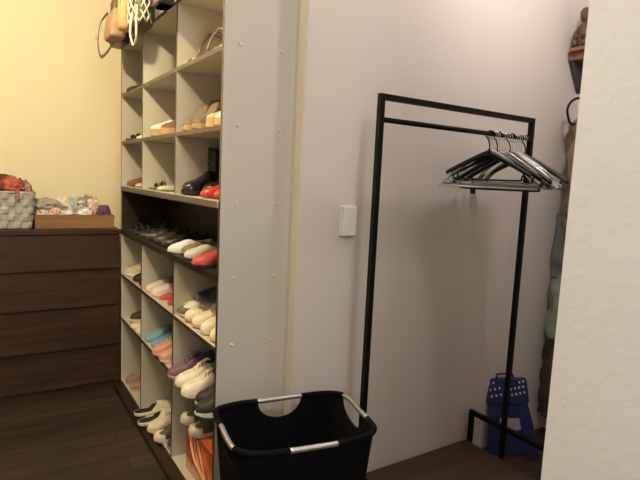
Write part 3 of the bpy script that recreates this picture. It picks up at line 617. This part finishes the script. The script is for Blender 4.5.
# 4 net bag: crossed cords around a dark lining
g4 = thing('net_bag', 'off-white net bag with a hanging cord loop beside the beige pouch', 'bag', (.67, 2.74, 2.19))
bagbody(.29, .09, .36, seed=11, flare=.7).xf(Matrix.Rotation(RZ, 4, 'Z')).build('lining', cm((.10, .085, .06), .8), g4, smooth=True)
net = MB()
for s_ in (-1, 1):
    for k in range(12):
        pts = []
        for j in range(25):
            v = j/24; u = (k/12+s_*v*.5) % 1; sc = .7+.3*v; dd = .5*.09*(1-.45*v*v)+.005; ww = .5*.29*sc+.005
            a = 2*PI*u; pts.append((dd*math.cos(a)*1.08, ww*math.sin(a)*1.04, .015+.345*v))
        net.tube(pts, .0042, 6)
net.build('net', cord, g4, smooth=True)
strap([(.625, 2.70, 2.25), (.605, 2.66, 2.19), (.60, 2.64, 2.13), (.60, 2.58, 2.075), (.60, 2.53, 2.10), (.60, 2.53, 2.17), (.62, 2.60, 2.26)], .0055, cord, g4, 'cord_loop', flat=1)
strap([(.67, 2.79, 2.545), (hk-.008, 2.74, 2.574), (.67, 2.69, 2.545)], .005, cord, g4, 'handle')
hook((2.74, 'off-white net bag'))
# 5 pink bag
g5 = thing('pink_bag', 'small pink and black bag at the right end of the hanging bags', 'bag', (.70, 2.455, 2.235))
bagbody(.15, .07, .16, seed=15).xf(Matrix.Rotation(RZ, 4, 'Z')).build('bag_body', pink, g5, smooth=True)
bagbody(.155, .074, .05, seed=15).xf(Matrix.Rotation(RZ, 4, 'Z')).build('base_band', cm((.03, .025, .03), .5), g5, smooth=True)
strap([(.70, 2.495, 2.39), (.71, 2.505, 2.53), (hk-.006, 2.455, 2.574), (.71, 2.405, 2.53), (.70, 2.415, 2.39)], .005, pink, g5, 'handle')
hook((2.455, 'small pink bag'))

# ------------------------------------------------------------------ switch box
sw = thing('wall_switch_box', 'small white rectangular box mounted on the wall left of the clothes rack', 'switch', (1.337, 1.85, 1.325))
MB().box(-.040, .040, -.010, -.0003, -.068, .068).build('back_plate', M['plastic_white'], sw, bevel=.003)
MB().box(-.036, .036, -.030, -.0105, -.064, .064).build('cover', M['plastic_white'], sw, bevel=.005)
MB().lathe([(.002, 0), (.002, .001)], 8).xf(Matrix.Translation((-.02, -.0301, -.05)) @ Matrix.Rotation(PI/2, 4, 'X')).build('indicator', M['plastic_black'], sw)

# ------------------------------------------------------------------ clothes rack
RX0, RX1, RY = 1.300, 2.237, 1.61
rk = thing('clothes_rack', 'black square-tube clothes rack with low dark wooden base shelf', 'clothes rack', ((RX0+RX1)/2, RY, 0))
h_ = .0115
YR0, YR1 = 1.352, 1.832
for x in (RX0, RX1):
    part('post', MB().box(x-h_, x+h_, RY-h_, RY+h_, .07 if 0 else .101, 1.840), M['blackmetal'], rk, bevel=.0015)
    fr = MB().box(x-h_+.0, x+h_, YR0, YR0+2*h_, 0, .254).box(x-h_, x+h_, YR1-2*h_, YR1, 0, .254)
    fr.box(x-h_, x+h_, YR0, RY-h_-.0002, .254, .277).box(x-h_, x+h_, RY+h_+.0002, YR1, .254, .277)
    part('side_frame', fr, M['blackmetal'], rk)
part('top_bar', MB().box(RX0+h_+.0002, RX1-h_-.0002, RY-h_, RY+h_, 1.817, 1.840), M['blackmetal'], rk, bevel=.0015)
BARZ = 1.742
part('hanging_bar', MB().tube([(RX0+h_+.0002, RY, BARZ), (RX1-h_-.0002, RY, BARZ)], .0105, 16), M['blackmetal'], rk, smooth=True)
part('base_shelf', MB().box(RX0+h_+.0003, RX1-h_-.0003, YR0, YR1+.006, .078, .1005), M['platform'], rk)

# ------------------------------------------------------------------ hangers
def hanger(x, ang, typ, label, half=.205, drop=.235, tilt=0, name='coat_hanger'):
    root = thing(name, label, 'hanger', (x, RY, BARZ), (R(tilt), 0, R(ang)), 'hangers on the rack bar')
    hm = {'wire': M['chrome'], 'white': M['plastic_white'], 'black': M['plastic_black'], 'smoke': M['plastic_grey'], 'green': M['plastic_green'], 'clip': M['plastic_black']}[typ]
    wr = .0019 if typ != 'black' else .0030
    rr = .019
    # hook in local YZ plane (hanger spreads along local Y)
    cz = .0105+wr-rr
    pts = [(0, -rr*.98, cz-.006)]
    pts = [(0, rr*math.cos(R(a)), cz+rr*math.sin(R(a))) for a in range(200, -61, -20)]
    end = pts[-1]; pts += [(0, .004, cz-rr-.012), (0, 0, cz-rr-.025), (0, 0, -.078)]
    MB().tube(spline(pts, 3), wr, 8, up=Vector((1, 0, 0))).build('hook', M['chrome'] if typ != 'black' else hm, root, smooth=True)
    zt = -.075; zs = -drop+.012
    if typ in ('wire', 'white', 'smoke', 'green'):
        r = {'wire': .0022, 'white': .0048, 'smoke': .0052, 'green': .0048}[typ]
        P = [(0, 0, zt), (0, half*.25, zt-.028), (0, half*.6, zt-.078), (0, half*.92, zs+.005), (0, half, zs-.006), (0, half*.95, zs-.014), (0, half*.5, zs-.016), (0, 0, zs-.016)]
        P = P+[(0, -y, z) for _, y, z in P[::-1][1:-1]]
        MB().tube(spline(P, 5, True), r, 8, closed=True, up=Vector((1, 0, 0))).build('frame', hm, root, smooth=True)
        if typ != 'wire': MB().tube([(0, 0, zt+.004), (0, 0, zt-.012)], [.006, .008], 10).build('neck', hm, root, smooth=True)
    elif typ in ('black', 'clip'):
        # contoured wide shoulders
        rings = []
        for k in range(-14, 15):
            u = k/14; yy = half*u; zz = zt-.012-(abs(u)**1.15)*(drop-.10); th = .008+.016*abs(u)**1.5; hh = .016-.007*abs(u)**.7
            bow = -.012*abs(u)**2
            rings.append([(bow-th, yy, zz-hh), (bow-th, yy, zz), (bow-th*.4, yy, zz+hh), (bow+th*.4, yy, zz+hh), (bow+th, yy, zz), (bow+th, yy, zz-hh)])
        MB().loft(rings).build('shoulders', hm, root, smooth=True)
        MB().tube([(0, 0, zt+.006), (0, 0, zt-.012)], [.007, .011], 10).build('neck', hm, root, smooth=True)
        zb = -drop-.012
        tb = MB().tube(spline([(-.006, -half*.86, zt-.012-(drop-.10)*.84), (-.003, -half*.8, zb+.01), (0, -half*.7, zb), (0, half*.7, zb), (-.003, half*.8, zb+.01), (-.006, half*.86, zt-.012-(drop-.10)*.84)], 4), .0042, 8).build('trouser_bar', hm, root, smooth=True)
        if typ == 'clip':
            for s_ in (-1, 1):
                MB().box(-.009, .009, s_*half*.55-.012, s_*half*.55+.012, zb-.026, zb+.012).build('clip', M['plastic_black'], tb, bevel=.002)
    return root
HG = [
 (1.946, 44, 'black', 'black shaped hanger nearest the viewer with its arms in front of the bunch', .185, .195),
 (1.960, 50, 'white', 'white plastic hanger furthest left, its bar reaching out in front', .222, .238),
 (1.972, 46, 'smoke', 'smoky clear plastic hanger directly behind the leftmost white one', .215, .228),
 (1.985, 42, 'wire', 'thin wire hanger just behind the leftmost smoky hanger', .210, .215),
 (2.000, 39, 'black', 'broad black shaped hanger at the left of the bunch', .20, .205),
 (2.018, 40, 'wire', 'thin wire hanger between the two black hangers at the left', .215, .225),
 (2.036, 31, 'clip', 'black clip hanger with two dark clips hanging lowest', .215, .238),
 (2.056, 26, 'green', 'pale green plastic hanger in the middle of the bunch', .21, .232),
 (2.074, 20, 'wire', 'thin wire hanger in the middle behind the green one', .205, .225),
 (2.092, 22, 'black', 'black shaped hanger in the middle of the bunch', .20, .22),
 (2.112, 10, 'smoke', 'smoky clear hanger right of the middle black hanger', .205, .232),
 (2.130, 14, 'wire', 'thin wire hanger fifth from the right post', .205, .22),
 (2.148, 8, 'white', 'white plastic hanger fourth from the right post', .205, .232),
 (2.166, 13, 'wire', 'thin wire hanger third from the right post', .205, .235),
 (2.184, 6, 'smoke', 'smoky hanger second from the right post', .205, .228),
 (2.205, 16, 'black', 'black shaped hanger nearest the right post', .215, .215),
]
for x, a, t, l, hf, dp in HG: hanger(x, a, t, l, hf, dp)

# ------------------------------------------------------------------ laundry hamper
RIM = [(0.74, 1.771), (0.82, 1.776), (0.888, 1.762), (0.981, 1.747), (1.071, 1.731), (1.165, 1.711), (1.222, 1.675), (1.228, 1.610), (1.203, 1.507), (1.180, 1.416), (1.160, 1.368), (1.120, 1.343), (1.052, 1.337), (0.984, 1.342), (0.898, 1.358), (0.817, 1.375), (0.745, 1.392), (0.690, 1.423), (0.664, 1.472), (0.668, 1.538), (0.683, 1.621), (0.696, 1.700), (0.710, 1.748)]
RZH = .62
hc = Vector((.945, 1.560, 0))
hp = thing('laundry_hamper', 'black fabric laundry hamper with four silver handles in front of the shelf', 'laundry hamper', hc)
rim = spline([(x-hc.x, y-hc.y, RZH) for x, y in RIM], 14, True)
def near(px, py):
    return min(range(len(rim)), key=lambda i: (rim[i].x+hc.x-px)**2+(rim[i].y+hc.y-py)**2)
NR = len(rim)
spans = [(near(1.071, 1.731), near(.888, 1.762), 'back'), (near(.683, 1.64), near(.664, 1.472), 'left'), (near(1.226, 1.655), near(1.186, 1.445), 'right'), (near(.984, 1.342), near(.817, 1.375), 'front')]
def arc(a, b):
    f = [(a+k) % NR for k in range((b-a) % NR+1)]; g_ = [(b+k) % NR for k in range((a-b) % NR+1)]
    return f if len(f) < len(g_) else g_
cut = [0]*NR; handles = []
for a, b, nm in spans:
    ids = arc(a, b); handles.append((ids, nm)); m_ = len(ids)
    for k, i in enumerate(ids):
        u = 2*k/(m_-1)-1; cut[i] = (0 if nm == 'front' else .075)*math.sqrt(max(0, 1-u*u))
NVH = 30
def wallpt(i, v, inset=0):
    q = rim[i]; H = RZH; c_ = cut[i]/H; vv = c_+(1-c_)*v
    s_ = 1-.20*vv-.0*math.sin(PI*vv); z = H*(1-vv)+.012*vv
    wob = 1+.006*math.sin(i*.21)*math.sin(vv*5)
    return Vector((q.x*s_*wob-inset*q.x, q.y*s_*wob-inset*q.y, max(z, .004)))
fb = MB(); ro = [[wallpt(i, j/(NVH-1)) for i in range(NR)] for j in range(NVH)]; ri = [[wallpt(i, j/(NVH-1), .012) for i in range(NR)] for j in range(NVH)]
fb.loft(ri[::-1]+ro, cap=False)
fb.face([k for k in range(NR)]); fb.face([len(ri+ro[:-1])*NR+k for k in range(NR)])
fb.build('fabric_body', M['blackfab'], hp, smooth=True)
hidx = set(i for ids, _ in handles for i in ids[1:-1])
# fabric covered rim tube between the handles
runs = []; cur = []
start = next(i for i in range(NR) if i in hidx)
for k in range(NR+1):
    i = (start+k) % NR
    if i in hidx:
        if cur: runs.append(cur); cur = []
    else: cur.append(i)
if cur: runs.append(cur)
for rn in runs:
    if len(rn) > 1: MB().tube([rim[i] for i in rn], .0108, 12).build('padded_rim', M['blackfab'], hp, smooth=True)
for ids, nm in handles:
    o = MB().tube([rim[i] for i in ids], .0095, 12).build('handle', M['alu'], hp, smooth=True); o['label'] = 'silver %s handle bar' % nm

# ------------------------------------------------------------------ folding step stool (blue plastic)
st = thing('folding_step_stool', 'blue plastic folding step stool with white dots leaning in the corner', 'stool', (2.475, 1.702, .012))
st.scale = (.96, 1, .90)
# local: X right, Y away from camera, Z up
SW, SH = .30, .50
def slab(outline_, y0, y1):
    n = len(outline_); return MB().loft([[(x, y0, z) for x, z in outline_], [(x, y1, z) for x, z in outline_]])
def rr2(x0, x1, z0, z1, r, n=5):
    out = []
    for cx, cz, a0 in ((x1-r, z0+r, -90), (x1-r, z1-r, 0), (x0+r, z1-r, 90), (x0+r, z0+r, 180)):
        for k in range(n+1):
            a = R(a0+90*k/n); out.append((cx+r*math.cos(a), cz+r*math.sin(a)))
    return out
slab(rr2(-.120, .120, .315, .475, .022), -.030, .012).build('step_top', M['blue'], st, bevel=.004); stp = bpy.context.scene.objects['step_top']
dots = [(-.092, .445), (-.067, .449), (-.088, .405), (-.062, .410), (-.036, .415), (-.084, .365), (-.058, .370), (-.032, .375),
        (.030, .373), (.053, .378), (.076, .383), (.099, .388), (.026, .408), (.050, .413), (.073, .418), (.096, .423), (.078, .450), (.100, .455)]
for x, z in dots:
    MB().lathe([(.0085, 0), (.0075, .0015), (.0005, .002)], 12).xf(Matrix.Translation((x, -.0301, z)) @ Matrix.Rotation(PI/2, 4, 'X') @ Matrix.Scale(.62, 4, (1, 0, 0))).build('grip_dot', M['plastic_white'], stp, smooth=True)
MB().tube(spline([(-.045, -.01, .468), (-.045, -.01, .492), (-.030, -.01, .500), (.030, -.01, .500), (.045, -.01, .492), (.045, -.01, .468)], 4), .006, 8).build('carry_handle', M['blue'], st, smooth=True)
for s_ in (-1, 1):
    slab([(s_*.108, .336), (s_*.050, .336), (s_*.066, 0), (s_*.150, 0)][::s_], -.024, -.004).build('leg', M['blue'], st, bevel=.003)
# curved crosspieces around a central opening
def crosspiece(z0, z1, c0, c1):
    n = 12; top = []; bot = []
    for k in range(n+1):
        u = -1+2*k/n; w_ = .078
        top.append((u*w_, z1+c1*(1-u*u))); bot.append((u*w_, z0+c0*(1-u*u)))
    return slab(bot+top[::-1], -.022, -.002)
crosspiece(.215, .336, .025, 0).build('upper_apron', M['blue'], st)
crosspiece(.030, .165, .0, -.020).build('lower_apron', M['blue'], st)
slab([(-.098, .332), (.098, .332), (.125, .004), (.085, .004), (.06, .22), (-.06, .22), (-.085, .004), (-.125, .004)], .014, .026).build('rear_leg_frame', M['blue'], st)
st.rotation_euler = (R(-9), R(-11), R(-52))

# ------------------------------------------------------------------ wooden ledge with figure
ld = thing('wall_ledge', 'small reddish brown wooden wall shelf with dark triangle, top right', 'shelf', (2.90, 1.79, 2.26))
part('board', MB().box(2.846, 2.959, 1.50, 1.849, 2.242, 2.285), M['ledge'], ld, bevel=.002)
br = MB().loft([[(2.850, y, 2.2415), (2.959, y, 2.2415), (2.959, y, 2.07)] for y in (1.815, 1.845)])
part('triangle', br, cm((.06, .06, .07), .6), ld)  # dark triangular piece under the board
fg = thing('wooden_figurine', 'carved brown wooden seated figure on the small wall shelf', 'figurine', (2.868, 1.775, 2.2857))
fg.scale = (1.1, 1.1, 1.2)
fw = wood('carved_wood', (.10, .06, .035), (.20, .13, .08), .45, (6, 6, 2))
MB().box(-.045, .045, -.05, .05, 0, .018).build('plinth', M['ledge'], fg, bevel=.003)
def blob(prof, sx, sy, n=24, bow=None, lump=0):
    rings = []
    for r, z in prof:
        ring = []
        for k in range(n):
            a = 2*PI*k/n; f = 1+lump*noise.noise(Vector((math.cos(a)*2, math.sin(a)*2, z*40)))
            ring.append((r*sx*math.cos(a)*f+(bow(z) if bow else 0), r*sy*math.sin(a)*f, z))
        rings.append(ring)
    return MB().loft(rings)
b = blob([(.030, .0185), (.036, .03), (.040, .06), (.037, .09), (.030, .115), (.020, .128), (.012, .136)], 1, .9, lump=.25, bow=lambda z: .004*math.sin(z*40))
b.build('torso', fw, fg, smooth=True)
b = blob([(.010, .130), (.022, .140), (.028, .158), (.027, .178), (.018, .194), (.003, .200)], 1, .95, lump=.2, bow=lambda z: -.006)
b.build('head', fw, fg, smooth=True)
for s_ in (-1, 1):
    MB().tube(spline([(-.004, s_*.030, .112), (-.020, s_*.040, .085), (-.036, s_*.030, .062), (-.040, s_*.012, .070)], 5), [.010]*16, 10).build('arm', fw, fg, smooth=True)
    MB().tube(spline([(0, s_*.026, .034), (-.030, s_*.030, .050), (-.040, s_*.026, .030), (-.042, s_*.024, .0245)], 5), .0115, 10).build('leg', fw, fg, smooth=True)

# ------------------------------------------------------------------ garments on the right wall
def hang(name, label, x, y, ztop, zbot, wd, dp, m, seed, neck=.35, folds=5, belly=0):
    rings = []
    n = 64
    for j in range(36):
        v = j/35; z = ztop+(zbot-ztop)*v
        sh = neck+(1-neck)*min(1, (v/.14))**.7
        ring = []
        for k in range(n):
            a = 2*PI*k/n; ca, sa = math.cos(a), math.sin(a)
            f = 1+.16*math.sin(folds*a+seed)*min(1, v*3)+.45*noise.noise(Vector((ca*1.5+seed, sa*1.5, v*6)))
            ring.append((dp*.5*ca*f*(.7+.3*sh)+belly*math.sin(PI*v), wd*.5*sa*sh*f, z-ztop))
        rings.append(ring)
    o = MB().loft(rings).build(name, m, None, smooth=True, loc=(x, y, ztop))
    return o
g = 'garments hanging on the right wall'
o = thing('hanging_jacket', 'tan jacket hanging by a black loop beside the hangers, mostly behind the near wall', 'garment', (2.875, 1.70, 1.95), group=g)
j = hang('jacket_body', '', 0, 0, 0, 0, .2, .1, cm((.42, .31, .20), .85), 1) if 0 else None
b = hang('jacket_body', '', 2.885, 1.715, 1.93, 1.36, .22, .10, cm((.26, .20, .135), .9, ''), 3, folds=4); b.parent = o; b.location = (.0, .0, -.02)
MB().tube(spline([(-.06, .07, -.07), (-.085, .085, .00), (-.080, .07, .05), (-.05, .04, .07), (-.02, .02, .03), (-.03, .03, -.05)], 6, True), .007, 8, closed=True).build('hanging_loop', M['plastic_black'], o, smooth=True)
b2 = hang('hanging_shirt', '', 2.89, 1.725, 1.42, .98, .20, .09, cm((.20, .21, .22), .9), 5); tag(b2, 'blue grey garment hanging below the tan jacket in the right corner', 'garment', g)
b3 = hang('hanging_shirt', '', 2.888, 1.735, 1.02, .62, .20, .10, cm((.30, .36, .30), .9), 8, folds=7); tag(b3, 'grey green garment hanging below the blue grey one in the right corner', 'garment', g)
b4 = hang('hanging_trousers', '', 2.892, 1.735, .66, .13, .20, .09, cm((.10, .07, .06), .9), 12); tag(b4, 'dark brown garment hanging lowest beside the blue step stool', 'garment', g)
for yy, zz, w_ in ((1.72, 1.99, 'tan jacket'), (1.725, 1.43, 'blue grey garment'), (1.735, 1.03, 'grey green garment'), (1.735, .67, 'dark brown garment')):
    hkk = thing('wall_hook', 'black wall hook holding the %s' % w_, 'hook', (2.96, yy, zz))
    MB().tube(spline([(-.0005, 0, .015), (-.02, 0, .0), (-.055, 0, -.012), (-.075, 0, -.008), (-.080, 0, .010)], 5), .004, 8).build('peg', M['blackmetal'], hkk, smooth=True)
    MB().box(-.004, -.0002, -.012, .012, -.01, .03).build('plate', M['blackmetal'], hkk)

# ------------------------------------------------------------------ lamps
def lamp(name, label, loc, col, power, r, size):
    o = thing(name, label, 'ceiling light', (loc[0], loc[1], ZC))
    em = bpy.data.materials.new(name+'_glow'); em.use_nodes = True
    b_ = em.node_tree.nodes['Principled BSDF']; b_.inputs['Emission Color'].default_value = (*col, 1); b_.inputs['Emission Strength'].default_value = 6
    b_.inputs['Base Color'].default_value = (.9, .9, .9, 1)
    MB().lathe([(r, -.0002), (r, -.02), (r*.93, -.024)], 32).build('housing', M['lamp_metal'], o, smooth=False)
    MB().lathe([(r*.92, -.0245), (r*.85, -.034), (r*.4, -.040), (.001, -.041)], 32).build('diffuser', em, o, smooth=True)
    l = bpy.data.lights.new(name+'_light', 'POINT'); l.energy = power; l.color = col; l.shadow_soft_size = size
    lo = bpy.data.objects.new(name+'_light', l); COL.objects.link(lo); lo.location = (loc[0], loc[1], loc[2])
    return lo
lamp('closet_light', 'round warm ceiling light in the middle of the closet', (-.11, 2.22, 2.85), (1, .81, .49), 108, .10, .035)
lamp('corridor_light', 'round neutral ceiling light above the clothes rack', (2.12, 1.12, 2.80), (1, .87, .82), 21, .08, .07)
lamp('added_fill', 'large round fill light added unseen behind the camera', (.32, -.75, 2.70), (1, .92, .85), 60, .22, .20)  # added unseen fill for the near and main walls, built like a ceiling lamp

w = bpy.data.worlds.new('world'); w.use_nodes = True
w.node_tree.nodes['Background'].inputs[0].default_value = (.9, .92, 1, 1); w.node_tree.nodes['Background'].inputs[1].default_value = .02
S.world = w

# ------------------------------------------------------------------ camera
cam = bpy.data.cameras.new('camera'); cam.sensor_width = 36; cam.lens = 520.094/640*36; cam.clip_start = .02
co = bpy.data.objects.new('camera', cam); COL.objects.link(co)
y, t, r = R(33.0518), R(6.6412), R(2.6946)
f = Vector((math.sin(y)*math.cos(t), math.cos(y)*math.cos(t), -math.sin(t)))
rt = Vector((math.cos(y), -math.sin(y), 0)); up = rt.cross(f)
rt2 = rt*math.cos(r)+up*math.sin(r); up2 = -rt*math.sin(r)+up*math.cos(r)
mt = Matrix((rt2, up2, -f)).transposed().to_4x4(); mt.translation = Vector((0, 0, 1.5))
co.matrix_world = mt
S.camera = co
S.view_settings.view_transform = 'Standard'; S.view_settings.look = 'None'; S.view_settings.gamma = 1
S.view_settings.use_curve_mapping = False; S.view_settings.exposure = 0
